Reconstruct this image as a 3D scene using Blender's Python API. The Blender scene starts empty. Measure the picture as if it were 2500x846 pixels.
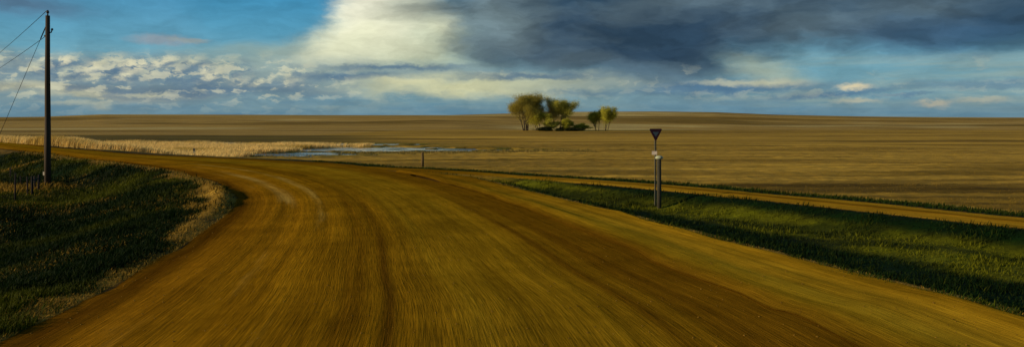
import bpy, math, random
import numpy as np
from mathutils import Vector
random.seed(7); rng = np.random.default_rng(7)
sc = bpy.context.scene
COL = sc.collection

# ------------------------------------------------------------------ camera
F = 1800.0; W = 2500.0; PPX, PPY = 1145.0, 283.0; CH = 2.6
cam_d = bpy.data.cameras.new('camera'); cam = bpy.data.objects.new('camera', cam_d); COL.objects.link(cam)
cam.location = (0, 0, CH); cam.rotation_euler = (math.radians(90), 0, 0)
cam_d.sensor_width = 36; cam_d.lens = 36*F/W
cam_d.shift_x = (W/2-PPX)/W; cam_d.shift_y = (PPY-423)/W
cam_d.clip_start = 0.1; cam_d.clip_end = 9000
sc.camera = cam

# ------------------------------------------------------------------ sun
SUN_EL = math.radians(15.0); SAZ = math.radians(74.5)      # shadows fall towards azimuth 74.5 deg (from +Y to +X)
sun_d = bpy.data.lights.new('sun', 'SUN'); sun = bpy.data.objects.new('sun', sun_d); COL.objects.link(sun)
sdir = Vector((math.sin(SAZ)*math.cos(SUN_EL), math.cos(SAZ)*math.cos(SUN_EL), -math.sin(SUN_EL)))
sun.rotation_euler = sdir.to_track_quat('-Z', 'Y').to_euler()
sun_d.energy = 4.6; sun_d.angle = math.radians(0.35); sun_d.color = (1.0, 0.83, 0.58)

# ------------------------------------------------------------------ view
vs = sc.view_settings
vs.view_transform = 'Standard'; vs.look = 'None'; vs.gamma = 1; vs.exposure = 0.0; vs.use_curve_mapping = False

# ------------------------------------------------------------------ node helper
class G:
    def __init__(s, nt): s.nt = nt; s.n = nt.nodes; s.l = nt.links
    def node(s, t, **k):
        n = s.n.new(t)
        for a, b in k.items(): setattr(n, a, b)
        return n
    def put(s, sock, v):
        if isinstance(v, bpy.types.NodeSocket): s.l.new(v, sock)
        elif v is not None:
            if isinstance(v, (tuple, list)) and sock.type == 'RGBA' and len(v) == 3: v = (*v, 1)
            sock.default_value = v
    def m(s, op, a, b=None, c=None, clamp=False):
        n = s.node('ShaderNodeMath', operation=op, use_clamp=clamp)
        s.put(n.inputs[0], a); s.put(n.inputs[1], b); s.put(n.inputs[2], c)
        return n.outputs[0]
    def v(s, op, a, b=None, scale=None):
        n = s.node('ShaderNodeVectorMath', operation=op)
        s.put(n.inputs[0], a); s.put(n.inputs[1], b)
        if scale is not None: s.put(n.inputs['Scale'], scale)
        return n.outputs['Value'] if op in ('LENGTH', 'DOT_PRODUCT') else n.outputs[0]
    def xyz(s, x, y, z=0.0):
        n = s.node('ShaderNodeCombineXYZ')
        for i, q in enumerate((x, y, z)): s.put(n.inputs[i], q)
        return n.outputs[0]
    def sep(s, v):
        n = s.node('ShaderNodeSeparateXYZ'); s.put(n.inputs[0], v); return n.outputs
    def noise(s, vec, scale=1.0, detail=4.0, rough=0.55, color=False, dist=0.0):
        n = s.node('ShaderNodeTexNoise'); s.put(n.inputs['Vector'], vec)
        n.inputs['Scale'].default_value = scale; n.inputs['Detail'].default_value = detail
        n.inputs['Roughness'].default_value = rough; n.inputs['Distortion'].default_value = dist
        return n.outputs['Color'] if color else n.outputs[0]
    def rng(s, x, a, b, c=0.0, d=1.0, smooth=True):
        n = s.node('ShaderNodeMapRange', interpolation_type='SMOOTHSTEP' if smooth else 'LINEAR')
        for i, q in enumerate((x, a, b, c, d)): s.put(n.inputs[i], q)
        return n.outputs[0]
    def mix(s, f, a, b, blend='MIX'):
        n = s.node('ShaderNodeMix', data_type='RGBA', blend_type=blend)
        s.put(n.inputs[0], f); s.put(n.inputs[6], a); s.put(n.inputs[7], b)
        return n.outputs[2]
    def attr(s, name):
        return s.node('ShaderNodeAttribute', attribute_name=name).outputs['Color']

def lin(r, g, b):
    f = lambda c: (c/255/12.92 if c/255 <= .04045 else ((c/255+.055)/1.055)**2.4)
    return (f(r), f(g), f(b))

# ------------------------------------------------------------------ sky
world = bpy.data.worlds.new('World'); sc.world = world; world.use_nodes = True
WS = 0.10
def build_sky():
    nt = world.node_tree; nt.nodes.clear(); g = G(nt)
    K = 1.0/WS
    def c(r, gg, b, k=1.0):
        q = lin(r, gg, b); return tuple(x*K*k for x in q)
    d = g.node('ShaderNodeTexCoord').outputs['Generated']
    x, y, z = g.sep(d)[:3]
    az = g.m('ARCTAN2', x, y); el = g.m('ARCSINE', z)
    U = g.m('MULTIPLY', az, 1800.0); V = g.m('MULTIPLY', el, 1800.0)
    uv = g.xyz(U, V, 0.0)
    # shape warps (soft / wispy, longer sideways than upwards as shearing wind makes them)
    wn = g.noise(g.v('MULTIPLY', uv, (1/260, 1/95, 1)), 1.0, 5, .55, color=True)
    w1 = g.v('MULTIPLY', g.v('SUBTRACT', wn, (.5, .5, .5)), (230, 90, 0))
    P = g.v('ADD', uv, w1)
    wn2 = g.noise(g.v('MULTIPLY', uv, (1/70, 1/30, 1)), 1.0, 4, .6, color=True)
    w2 = g.v('MULTIPLY', g.v('SUBTRACT', wn2, (.5, .5, .5)), (64, 30, 0))
    wn3 = g.noise(g.v('MULTIPLY', uv, (1/20, 1/12, 1)), 1.0, 4, .6, color=True)
    w3 = g.v('MULTIPLY', g.v('SUBTRACT', wn3, (.5, .5, .5)), (26, 15, 0))
    Q = g.v('ADD', g.v('ADD', uv, w2), w3); P = g.v('ADD', P, g.v('SCALE', w2, scale=.8))
    C = g.v('ADD', g.v('ADD', uv, g.v('SCALE', w2, scale=.35)), w3)
    def S(px, py):
        a = math.atan((px-PPX)/F); e = math.atan((PPY-py)/F*math.cos(a)); return (a*1800, e*1800, 0)
    def blob(px, py, rx, ry, soft=.6, pos=None, tilt=0.0):
        q = g.v('SUBTRACT', pos or P, S(px, py))
        if tilt:
            n = g.node('ShaderNodeVectorRotate', rotation_type='Z_AXIS'); g.put(n.inputs['Vector'], q)
            n.inputs['Angle'].default_value = -tilt; q = n.outputs[0]
        q = g.v('LENGTH', g.v('MULTIPLY', q, (1/rx, 1/ry, 0)))
        return g.rng(q, 1+soft, max(0.0, 1-soft), 0, 1)
    def over(base, mask, col, op=1.0):
        if op != 1.0: mask = g.m('MULTIPLY', mask, op)
        return g.mix(mask, base, col)
    # clear sky
    sky = g.node('ShaderNodeTexSky', sky_type='NISHITA')
    sky.sun_disc = False; sky.sun_elevation = SUN_EL; sky.sun_rotation = math.pi + SAZ
    sky.air_density = 1.0; sky.dust_density = .3; sky.ozone_density = 3.0
    ramp = g.node('ShaderNodeValToRGB'); g.put(ramp.inputs[0], g.rng(V, -200, 2800, 0, 1, False))
    cr = ramp.color_ramp
    stops = [(-200, (40, 60, 60)), (-5, (70, 100, 112)), (2, (84, 128, 152)), (70, (96, 146, 164)), (150, (94, 158, 182)),
             (283, (62, 140, 180)), (600, (38, 92, 140)), (2800, (26, 66, 112))]
    while len(cr.elements) < len(stops): cr.elements.new(.5)
    for e, (p, q) in zip(cr.elements, stops):
        e.position = (p+200)/3000; e.color = (*[v for v in lin(*q)], 1)
    clear = g.v('SCALE', ramp.outputs[0], scale=K)
    base = g.mix(.12, clear, sky.outputs[0])
    # wide pale veils low in the sky, streaked
    st = g.noise(g.v('MULTIPLY', uv, (1/330, 1/26, 1)), 1.0, 5, .6)
    low = g.rng(V, 175, 90)
    base = over(base, g.m('MULTIPLY', g.rng(st, .36, .68), low), c(150, 168, 158), .62)
    # left bank of grey-blue
    base = over(base, blob(250, 205, 520, 50, .7), c(118, 142, 152), .85)
    base = over(base, blob(60, 165, 360, 30, .8), c(140, 160, 160), .75)
    base = over(base, blob(180, 218, 220, 12, .9), c(186, 182, 150), .8)
    base = over(base, blob(470, 214, 330, 14, .8), c(92, 118, 138), .9)
    # cumulus row: puffs with lit tops, from one noise sampled twice towards the light
    cn = g.v('MULTIPLY', Q, (1/62, 1/34, 1))
    a1 = g.noise(cn, 1.0, 6, .5, dist=.25); a2 = g.noise(g.v('ADD', cn, (-.3, .5, 0)), 1.0, 6, .5, dist=.25)
    relief = g.rng(g.m('SUBTRACT', a1, a2), -.14, .22)
    dens = g.m('ADD', a1, g.m('MULTIPLY', g.rng(V, 158, 90), .16))
    cm = g.m('MULTIPLY', g.rng(dens, .47, .62), blob(440, 178, 420, 36, .45, uv))
    cc = g.mix(relief, c(104, 130, 148), c(210, 206, 172))
    cm = g.m('MULTIPLY', cm, g.rng(g.m('ADD', V, g.m('MULTIPLY', g.m('SUBTRACT', st, .5), 60)), 62, 92))
    base = over(base, cm, cc, .45)
    er = g.rng(g.noise(g.v('MULTIPLY', C, (1/26, 1/15, 1)), 1.0, 5, .6), .36, .54)
    # single puffs along the top of the bank, cream where the sun catches them, blue-grey under
    base = over(base, blob(420, 176, 370, 26, .5, Q), c(112, 138, 152), .6)
    for k, (px, py, rx, ry) in enumerate(((92, 158, 30, 8), (150, 150, 24, 8), (240, 160, 36, 11), (276, 149, 26, 13), (318, 158, 20, 10), (348, 160, 24, 13), (366, 178, 22, 9), (395, 150, 28, 9), (432, 168, 20, 8),
                             (466, 150, 32, 9), (502, 172, 20, 9), (516, 186, 24, 7), (550, 158, 28, 9), (592, 189, 26, 11), (655, 147, 16, 15), (622, 170, 22, 8), (645, 196, 30, 6), (722, 184, 32, 17), (168, 176, 30, 8), (300, 186, 26, 7))):
        base = over(base, blob(px+8, py+ry, rx*1.2, ry*.9, .6, C, .1), c(98, 124, 144), .8)
        base = over(base, g.m('MULTIPLY', er, blob(px, py-1, rx*.95, ry*1.05, .7, C, .38)), c(224, 219, 184) if k % 3 else c(186, 192, 172), .9)
    for px, py, rx, ry in ((160, 228, 70, 6), (250, 262, 16, 6), (190, 250, 60, 5), (60, 205, 60, 7), (345, 232, 60, 4)):
        base = over(base, blob(px, py, rx, ry, .8, C), c(190, 190, 160), .6)
    # creamy big cloud and its skirts
    base = over(base, blob(640, 30, 165, 62, .35, Q), clear, .9)
    base = over(base, blob(860, 150, 290, 34, .8), c(150, 168, 156), .9)
    base = over(base, blob(790, 112, 150, 34, .8, C, .38), c(158, 176, 164), .9)
    base = over(base, blob(720, 142, 110, 22, .9, C, .2), c(140, 164, 162), .8)
    base = over(base, blob(1010, 90, 170, 95, .6, Q), c(172, 184, 160), .95)
    base = over(base, blob(905, 30, 78, 75, .6, Q), c(250, 249, 222))
    base = over(base, blob(900, 85, 110, 50, .7, Q, .3), c(240, 240, 208), .95)
    base = over(base, blob(830, 115, 105, 26, .9, Q, .4), c(226, 228, 194), .85)
    base = over(base, blob(960, 118, 120, 30, .8, Q, .1), c(214, 218, 186), .8)
    base = over(base, blob(1000, 25, 70, 50, .8, Q), c(218, 222, 194), .8)
    base = over(base, blob(1080, 58, 42, 26, .8, C), c(206, 210, 180), .85)
    # low mixed layer under it
    base = over(base, blob(1050, 185, 380, 26, .9), c(128, 150, 154), .8)
    base = over(base, blob(960, 163, 150, 6, .9, Q), c(84, 114, 138), .85)
    base = over(base, blob(860, 185, 110, 8, .9, Q), c(84, 116, 142), .85)
    base = over(base, blob(1000, 196, 70, 7, .8, Q), c(208, 206, 170), .8)
    base = over(base, blob(1150, 212, 230, 20, .8), c(206, 206, 164), .95)
    base = over(base, blob(1390, 205, 200, 18, .8), c(198, 200, 160), .9)
    base = over(base, blob(1300, 186, 150, 7, .8, Q), c(84, 112, 134), .85)
    base = over(base, blob(1500, 226, 150, 6, .8, Q), c(88, 120, 142), .7)
    # dark storm cloud
    dn = g.noise(g.v('MULTIPLY', P, (1/420, 1/120, 1)), 1.0, 4, .5)
    dark = g.mix(g.rng(dn, .36, .64), c(44, 66, 86), c(84, 104, 116))
    base = over(base, blob(1330, 105, 190, 55, .6), dark, .93)
    base = over(base, blob(1500, 92, 340, 84, .32), dark, .97)
    base = over(base, blob(1430, 10, 430, 60, .5), dark, .96)
    base = over(base, blob(1620, 152, 200, 46, .5), dark, .93)
    base = over(base, blob(2120, 22, 560, 85, .42), dark, .97)
    base = over(base, blob(2300, 90, 160, 40, .7), c(52, 84, 112), .8)
    base = over(base, blob(1210, 40, 90, 70, .9), c(120, 140, 144), .7)
    # right: rain shaft, blue slot with soft cream plume
    base = over(base, blob(1560, 215, 260, 44, .8), c(92, 124, 144), .6)
    base = over(base, blob(1450, 252, 120, 22, .9), c(130, 156, 156), .6)
    base = over(base, blob(1880, 178, 80, 24, .9, Q, -.35), c(160, 174, 156), .75)
    base = over(base, blob(1800, 212, 180, 14, .7, Q), c(78, 114, 144), .85)
    base = over(base, blob(1765, 201, 60, 6, .8, Q), c(196, 196, 166), .6)
    base = over(base, blob(1880, 203, 60, 8, .9, C), c(192, 192, 160), .75)
    base = over(base, blob(2030, 229, 120, 7, .8, Q, .08), c(82, 118, 146), .85)
    base = over(base, blob(2085, 211, 30, 6, .8, C), c(220, 206, 168), .9)
    base = over(base, blob(2095, 246, 36, 5, .9, C), c(192, 188, 158), .8)
    base = over(base, blob(2280, 254, 26, 6, .8, Q), c(204, 190, 156), .8)
    base = over(base, blob(2210, 232, 50, 4, .8, Q), c(92, 124, 146), .8)
    base = over(base, blob(2420, 205, 140, 9, .8, Q), c(100, 132, 150), .8)
    base = over(base, blob(2400, 246, 40, 5, .8, Q), c(190, 184, 156), .6)
    # lone small cloud, dusky corner cloud
    base = over(base, blob(395, 97, 62, 11, .6, C), c(136, 154, 166), .95)
    base = over(base, blob(462, 98, 40, 5, .6, C), c(142, 158, 160), .9)
    base = over(base, blob(20, 5, 120, 22, .9), c(80, 104, 128), .8)
    # cumulus fragments repeated thinly along the whole low belt
    cm2 = g.m('MULTIPLY', g.rng(a1, .60, .68), g.m('MULTIPLY', g.rng(V, 135, 95), g.rng(V, 30, 60)))
    base = over(base, cm2, g.mix(relief, c(96, 128, 150), c(180, 184, 164)), .3)
    # blue-grey base of the sky at the horizon
    base = over(base, g.rng(V, 46, 2), c(88, 128, 150), .62)
    # rest of the sky, away from the photograph: broken cloud
    far = g.noise(g.v('MULTIPLY', d, (3, 3, 7)), 1.0, 6, .6)
    out = g.m('MAXIMUM', g.rng(g.m('ABSOLUTE', az), .78, .95), g.rng(V, 330, 600))
    base = over(base, g.m('MULTIPLY', g.rng(far, .48, .62), out), c(120, 134, 142), .8)
    # billows: the same noise read twice, the second time a little towards the sun, gives lit and shaded sides
    b1 = g.v('MULTIPLY', C, (1/66, 1/25, 1)); b0 = g.noise(b1, 1.0, 7, .58); b2 = g.noise(g.v('ADD', b1, (-.34, .34, 0)), 1.0, 7, .58)
    rel = g.rng(g.m('SUBTRACT', b0, b2), -.16, .20, -1.0, 1.0)
    lft = g.rng(U, -180, -460)
    belt = g.m('MULTIPLY', g.m('MULTIPLY', g.rng(V, g.m('ADD', 84, g.m('MULTIPLY', lft, 74)), g.m('ADD', 56, g.m('MULTIPLY', lft, 52))), g.rng(V, 6, 74, .12, 1.0)), g.m('ADD', .26, g.m('MULTIPLY', lft, .74)))
    body = g.m('MULTIPLY', g.rng(b0, .38, .60), belt)
    base = over(base, g.m('MULTIPLY', body, g.rng(rel, .05, .75)), c(216, 213, 180), .56)
    base = over(base, g.m('MULTIPLY', body, g.rng(rel, -.05, -.7)), c(86, 116, 142), .60)
    d1 = g.v('MULTIPLY', P, (1/190, 1/75, 1)); d0 = g.noise(d1, 1.0, 6, .55); d2 = g.noise(g.v('ADD', d1, (-.3, .3, 0)), 1.0, 6, .55)
    drel = g.rng(g.m('SUBTRACT', d0, d2), -.15, .15, .84, 1.17)
    aloft = g.rng(U, -260, 0)
    base = g.v('SCALE', base, scale=g.m('ADD', 1.0, g.m('MULTIPLY', g.m('SUBTRACT', drel, 1.0), g.m('MULTIPLY', aloft, g.rng(V, 90, 150)))))
    # grain of brightness
    fine = g.noise(g.v('MULTIPLY', P, (1/110, 1/34, 1)), 1.0, 7, .62)
    base = g.v('SCALE', base, scale=g.rng(fine,   .25, .75, .82, 1.18, False))
    bg = g.node('ShaderNodeBackground'); g.put(bg.inputs[0], base); bg.inputs[1].default_value = WS
    o = g.node('ShaderNodeOutputWorld'); g.l.new(bg.outputs[0], o.inputs[0])
build_sky()

# ------------------------------------------------------------------ mesh helpers
def tag(o, label=None, cat=None, group=None, kind=None):
    if label: o['label'] = label
    if cat: o['category'] = cat
    if group: o['group'] = group
    if kind: o['kind'] = kind
    return o
def link_mesh(name, verts, faces, mat, parent=None, smooth=False, colors=None, uvs=None):
    me = bpy.data.meshes.new(name)
    verts = np.asarray(verts, dtype=np.float32)
    if isinstance(faces, np.ndarray):
        nf, k = faces.shape
        me.vertices.add(len(verts)); me.vertices.foreach_set('co', verts.ravel())
        me.loops.add(nf*k); me.loops.foreach_set('vertex_index', faces.astype(np.int32).ravel())
        me.polygons.add(nf); me.polygons.foreach_set('loop_start', (np.arange(nf)*k).astype(np.int32))
        me.update(calc_edges=True); me.validate()
    else:
        me.from_pydata([tuple(v) for v in verts], [], faces); me.update()
    if colors is not None:
        a = me.color_attributes.new('tint', 'FLOAT_COLOR', 'POINT')
        cc = np.ones((len(verts), 4), dtype=np.float32); cc[:, :3] = colors; a.data.foreach_set('color', cc.ravel())
    if uvs is not None:
        ul = me.uv_layers.new(name='UVMap'); li = np.zeros(len(me.loops), dtype=np.int32)
        me.loops.foreach_get('vertex_index', li); ul.data.foreach_set('uv', np.asarray(uvs, dtype=np.float32)[li].ravel())
    if smooth: me.polygons.foreach_set('use_smooth', [True]*len(me.polygons))
    o = bpy.data.objects.new(name, me); COL.objects.link(o)
    if mat: me.materials.append(mat)
    if parent: o.parent = parent
    return o
def empty(name, loc, rz=0):
    o = bpy.data.objects.new(name, None); COL.objects.link(o); o.location = loc; o.rotation_euler = (0, 0, rz); o.empty_display_size = .2
    return o
class MB:
    def __init__(s): s.v = []; s.f = []
    def box(s, c, h, bev=0.0):
        x, y, z = c; a, b, e = h; n = len(s.v)
        s.v += [(x+i*a, y+j*b, z+k*e) for k in (-1, 1) for j in (-1, 1) for i in (-1, 1)]
        s.f += [tuple(n+q for q in f) for f in ((0, 2, 3, 1), (4, 5, 7, 6), (0, 1, 5, 4), (2, 6, 7, 3), (0, 4, 6, 2), (1, 3, 7, 5))]
    def tube(s, pts, rad, seg=8, wob=0.0):
        pts = [Vector(p) for p in pts]; n0 = len(s.v)
        if not isinstance(rad, (list, tuple)): rad = [rad]*len(pts)
        for i, p in enumerate(pts):
            t = (pts[min(i+1, len(pts)-1)]-pts[max(i-1, 0)]).normalized()
            u = t.cross(Vector((0, 1, 0))) if abs(t.y) < .9 else t.cross(Vector((1, 0, 0)))
            u.normalize(); w = t.cross(u)
            for k in range(seg):
                a = 2*math.pi*k/seg; r = rad[i]*(1+wob*random.uniform(-1, 1))
                s.v.append(tuple(p+u*math.cos(a)*r+w*math.sin(a)*r))
        for i in range(len(pts)-1):
            for k in range(seg):
                a = n0+i*seg+k; b = n0+i*seg+(k+1) % seg
                s.f.append((a, b, b+seg, a+seg))
        s.f.append(tuple(n0+k for k in range(seg))[::-1]); s.f.append(tuple(n0+(len(pts)-1)*seg+k for k in range(seg)))
    def prism(s, poly, y0, y1):            # polygon in XZ, extruded along Y
        n = len(s.v); m = len(poly)
        s.v += [(p[0], y0, p[1]) for p in poly]+[(p[0], y1, p[1]) for p in poly]
        s.f.append(tuple(n+i for i in range(m))); s.f.append(tuple(n+m+i for i in range(m))[::-1])
        for i in range(m): j = (i+1) % m; s.f.append((n+j, n+i, n+m+i, n+m+j))
    def build(s, name, mat, parent=None, smooth=False): return link_mesh(name, s.v, s.f, mat, parent, smooth)

# value noise (numpy)
_perm = rng.random((512, 512)).astype(np.float64)
def vnoise(x, y):
    xi = np.floor(x).astype(int); yi = np.floor(y).astype(int); xf = x-xi; yf = y-yi
    xf = xf*xf*(3-2*xf); yf = yf*yf*(3-2*yf)
    a = _perm[xi % 512, yi % 512]; b = _perm[(xi+1) % 512, yi % 512]; c = _perm[xi % 512, (yi+1) % 512]; d = _perm[(xi+1) % 512, (yi+1) % 512]
    return (a*(1-xf)+b*xf)*(1-yf)+(c*(1-xf)+d*xf)*yf
def fbm(x, y, o=4):
    r = 0; a = .5; t = 0
    for i in range(o): r = r+a*vnoise(x*2**i+17.3*i, y*2**i+9.1*i); t += a; a *= .5
    return r/t
def ss(a, b, x):
    t = np.clip((x-a)/(b-a), 0, 1); return t*t*(3-2*t)

# ------------------------------------------------------------------ plan of the roads (metres; camera at the origin)
ROAD = [((-5.4, -40), (4.8, -40)), ((-5.4, -15), (4.8, -15)), ((-5.4, 0), (4.8, 0)), ((-5.4, 8.5), (4.45, 8.5)), ((-5.5, 12), (3.55, 12.5)), ((-5.85, 15.8), (2.76, 16.3)),
        ((-6.3, 19), (1.75, 20.3)), ((-7.05, 22.3), (.73, 23.8)), ((-7.9, 24.6), (-.6, 27.8)), ((-8.9, 26.7), (-2.2, 31.8)),
        ((-10.2, 29.25), (-3.7, 35)), ((-12, 32), (-6.2, 39.2)), ((-13.9, 34.9), (-9.5, 42.2)), ((-17.5, 39), (-14.6, 45.6)),
        ((-20.9, 42.5), (-18.8, 48)), ((-24.1, 45.4), (-23, 50.7)), ((-29.2, 50.9), (-28, 55.4)), ((-36.8, 57.8), (-36, 63)),
        ((-50, 70), (-48, 75.5)), ((-110, 124), (-108, 130))]
SHO = [((4.7, -40), (7.6, -40)), ((4.7, 0), (7.5, 0)), ((4.35, 8.5), (7.25, 9.3)), ((4.0, 10.1), (6.75, 11.2)), ((3.45, 12.5), (5.95, 13.6)),
       ((2.66, 16.3), (4.95, 16.9)), ((1.65, 20.3), (3.75, 20.8)), ((.63, 23.8), (2.35, 24.7)), ((-.7, 27.8), (1.1, 28.8)), ((-2.1, 31.4), (-.5, 32.2)), ((-3.4, 34.0), (-2.6, 34.6))]
TRK = [((-6.4, 38.6), (-5.8, 37.0)), ((-4.2, 37.3), (-4.2, 35.8)), ((-2.2, 36.1), (-2.6, 34.5)), ((.13, 34.4), (-.1, 32.9)), ((2.7, 32.0), (2.3, 30.6)), ((7.2, 28.2), (6.5, 26.0)),
       ((9.8, 24.9), (8.9, 22.9)), ((12.1, 22.2), (10.8, 19.9)), ((13.2, 20.5), (11.8, 18.5)), ((16, 17), (14.6, 15)), ((31, 2), (29.5, .2)), ((60, -25), (58.5, -27))]
def spline(pts, step=.35):
    p = np.array(pts, float); out = []
    p = np.vstack([2*p[0]-p[1], p, 2*p[-1]-p[-2]])
    for i in range(1, len(p)-2):
        n = max(2, int(max(np.linalg.norm(p[i+1, :2]-p[i, :2]), np.linalg.norm(p[i+1, 2:]-p[i, 2:]))/step))
        t = (np.arange(n)/n)[:, None]
        out.append(.5*((2*p[i])+(-p[i-1]+p[i+1])*t+(2*p[i-1]-5*p[i]+4*p[i+1]-p[i+2])*t**2+(-p[i-1]+3*p[i]-3*p[i+1]+p[i+2])*t**3))
    out.append(p[-2][None]); return np.vstack(out)
def pair_spline(prs, step=.35): return spline([(*a, *b) for a, b in prs], step)
R_ = pair_spline(ROAD); S_ = pair_spline(SHO); T_ = pair_spline(TRK)
def poly(r): return np.vstack([r[:, :2], r[::-1, 2:]])
def coarse(a, k=3): return np.vstack([a[::k], a[-1:]])
def inside(x, y, pg):
    r = np.zeros(x.shape, bool); px, py = pg[:, 0], pg[:, 1]; j = len(pg)-1
    for i in range(len(pg)):
        c = ((py[i] > y) != (py[j] > y)) & (x < (px[j]-px[i])*(y-py[i])/(py[j]-py[i]+1e-12)+px[i]); r ^= c; j = i
    return r
def dist(x, y, pl):
    d = np.full(x.shape, 1e9)
    for i in range(len(pl)-1):
        ax, ay = pl[i]; bx, by = pl[i+1]; vx, vy = bx-ax, by-ay; L = vx*vx+vy*vy+1e-12
        t = np.clip(((x-ax)*vx+(y-ay)*vy)/L, 0, 1); d = np.minimum(d, (x-ax-t*vx)**2+(y-ay-t*vy)**2)
    return np.sqrt(d)
RP, SP, TP = coarse(poly(R_)), coarse(poly(S_)), coarse(poly(T_))
E_in = coarse(R_[:, :2]); E_sh = coarse(S_[:, 2:]); E_tl = coarse(T_[4:, 2:]); E_tu = coarse(T_[:, :2]); 
_ro = R_[:, 2:]; E_ro = coarse(_ro[_ro[:, 1] > 38.5])
POND = [(-16.0, 68.0, 6.0, 4.0), (-10.0, 79.0, 9.0, 5.0), (-3.0, 76.0, 8.0, 4.5), (-14.5, 91.0, 9.0, 4.0), (-35, 97, 7, 2.5), (4.0, 75, 3.5, 2.0)]
CREST = np.array([(-3000, 300), (-1500, 288), (-300, 287), (0, 286), (100, 285), (250, 279), (500, 279.5), (800, 281), (1100, 281), (1240, 277), (1400, 273), (1600, 272), (1750, 274), (1900, 280), (2100, 284), (2290, 286), (2500, 287), (4000, 284), (7000, 288)], float)
def region(x, y):
    """signed pieces: inside flags and distances"""
    ir = inside(x, y, RP); isb = inside(x, y, SP); it = inside(x, y, TP)
    return ir, isb, it, dist(x, y, E_in), dist(x, y, E_sh), dist(x, y, E_tl), dist(x, y, E_tu), dist(x, y, E_ro)
def height(x, y, reg=None):
    x = np.asarray(x, float); y = np.asarray(y, float)
    ir, isb, it, dl, dw, dt, du, dr = reg or region(x, y)
    on = ir | isb | it
    dwd = np.minimum(dw, dt); df = np.minimum(du, dr)
    wl, ww, wf = (dl+.05)**-4, (dwd+.05)**-4, (df+.05)**-4
    ws = wl+ww+wf
    n1 = fbm(x*.35, y*.35); n2 = fbm(x*1.6+30, y*1.6); n3 = fbm(x*.08, y*.08+5)
    hl = -1.02*ss(.5, 6.3-2.4*ss(26, 34, y), dl)*(.9+.2*n3) + .20*np.exp(-((dl-.40)/.26)**2)*(.5+1.0*n2)*(.12+.88*np.exp(-((y-24)/4.5)**2)) + (n1-.5)*.42*ss(.8, 2.5, dl)+(n2-.5)*.13*ss(.2, 1, dl)
    hw = -.40*ss(.05, 1.6, dwd) + (n2-.5)*.13*ss(.1, .8, dwd)+(n1-.5)*.16*ss(.5, 2, dwd)
    hf = -.10*ss(.2, 1.6, df)-.80*ss(2, 8, df)+(n2-.5)*.10*ss(.1, 1, df)
    h = (hl*wl+hw*ww+hf*wf)/ws
    h = np.where(on, -.06*ss(0, .5, np.minimum(np.minimum(dl, dwd+0*dw), df)), h)
    r = np.hypot(x, y)
    # pond basins
    for (cx, cy, a, b) in POND:
        q = np.sqrt(((x-cx)/a)**2+((y-cy)/b)**2)+(fbm(x*.5, y*.8+3)-.5)*1.5
        h = np.where(on, h, h-.32*(1-ss(.75, 1.05, q)))
    # wide land: falls slowly to 250 m, a dip, then the far rise whose crest line is the horizon
    ff = ss(80, 110, r)
    az = np.arctan2(x, y); apx = PPX+F*np.tan(np.clip(az, -1.25, 1.25)); cy_ = np.interp(apx, CREST[:, 0], CREST[:, 1])
    ca = np.cos(np.clip(az, -1.25, 1.25)); Y = r*np.where(np.abs(az) < 1.25, ca, .35)
    D = 720.0
    crest = CH+(PPY-cy_)/F*D
    right = ss(-0.03, .10, az)                          # the near field's lip is clear on the right only
    flat = -.9-(np.clip(Y, 90, 260)-90)*.0090
    dip = -2.4-right*2.2*ss(258, 330, Y)-(1-right)*.3*ss(258, 330, Y)
    land = np.where(Y < 258, flat, dip)
    rise = ss(300, D, Y)**.8
    land = land*(1-rise)+crest*rise
    land = land+(fbm(x*.006+4, y*.006)-.5)*5*ss(330, 420, Y)*(1-ss(520, 700, Y))
    land = land-ss(D, 3500, Y)*30
    h = h*(1-ff)+land*ff + (fbm(x*.05, y*.05)-.5)*.25*ss(60, 100, r)*(1-ss(200, 300, r))
    return h
def hz(x, y): return float(height(np.array([x]), np.array([y]))[0])

# ------------------------------------------------------------------ ground sheet
def mat_new(name):
    m = bpy.data.materials.new(name); m.use_nodes = True; m.node_tree.nodes.clear(); return m, G(m.node_tree)
def finish(m, g, col, rough=.95, bump=None, bstr=.5, bdist=.02, spec=.15, metal=0.0, trans=0.0):
    p = g.node('ShaderNodeBsdfPrincipled'); g.put(p.inputs['Base Color'], col); g.put(p.inputs['Roughness'], rough)
    p.inputs['Specular IOR Level'].default_value = spec; p.inputs['Metallic'].default_value = metal
    if bump is not None:
        b = g.node('ShaderNodeBump'); b.inputs['Strength'].default_value = bstr; b.inputs['Distance'].default_value = bdist
        g.put(b.inputs['Height'], bump); g.put(p.inputs['Normal'], b.outputs[0])
    out = g.node('ShaderNodeOutputMaterial')
    if trans:
        t = g.node('ShaderNodeBsdfTranslucent'); g.put(t.inputs[0], col); mx = g.node('ShaderNodeMixShader'); mx.inputs[0].default_value = trans
        g.l.new(p.outputs[0], mx.inputs[1]); g.l.new(t.outputs[0], mx.inputs[2]); g.l.new(mx.outputs[0], out.inputs[0])
    else: g.l.new(p.outputs[0], out.inputs[0])
    return m

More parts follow.
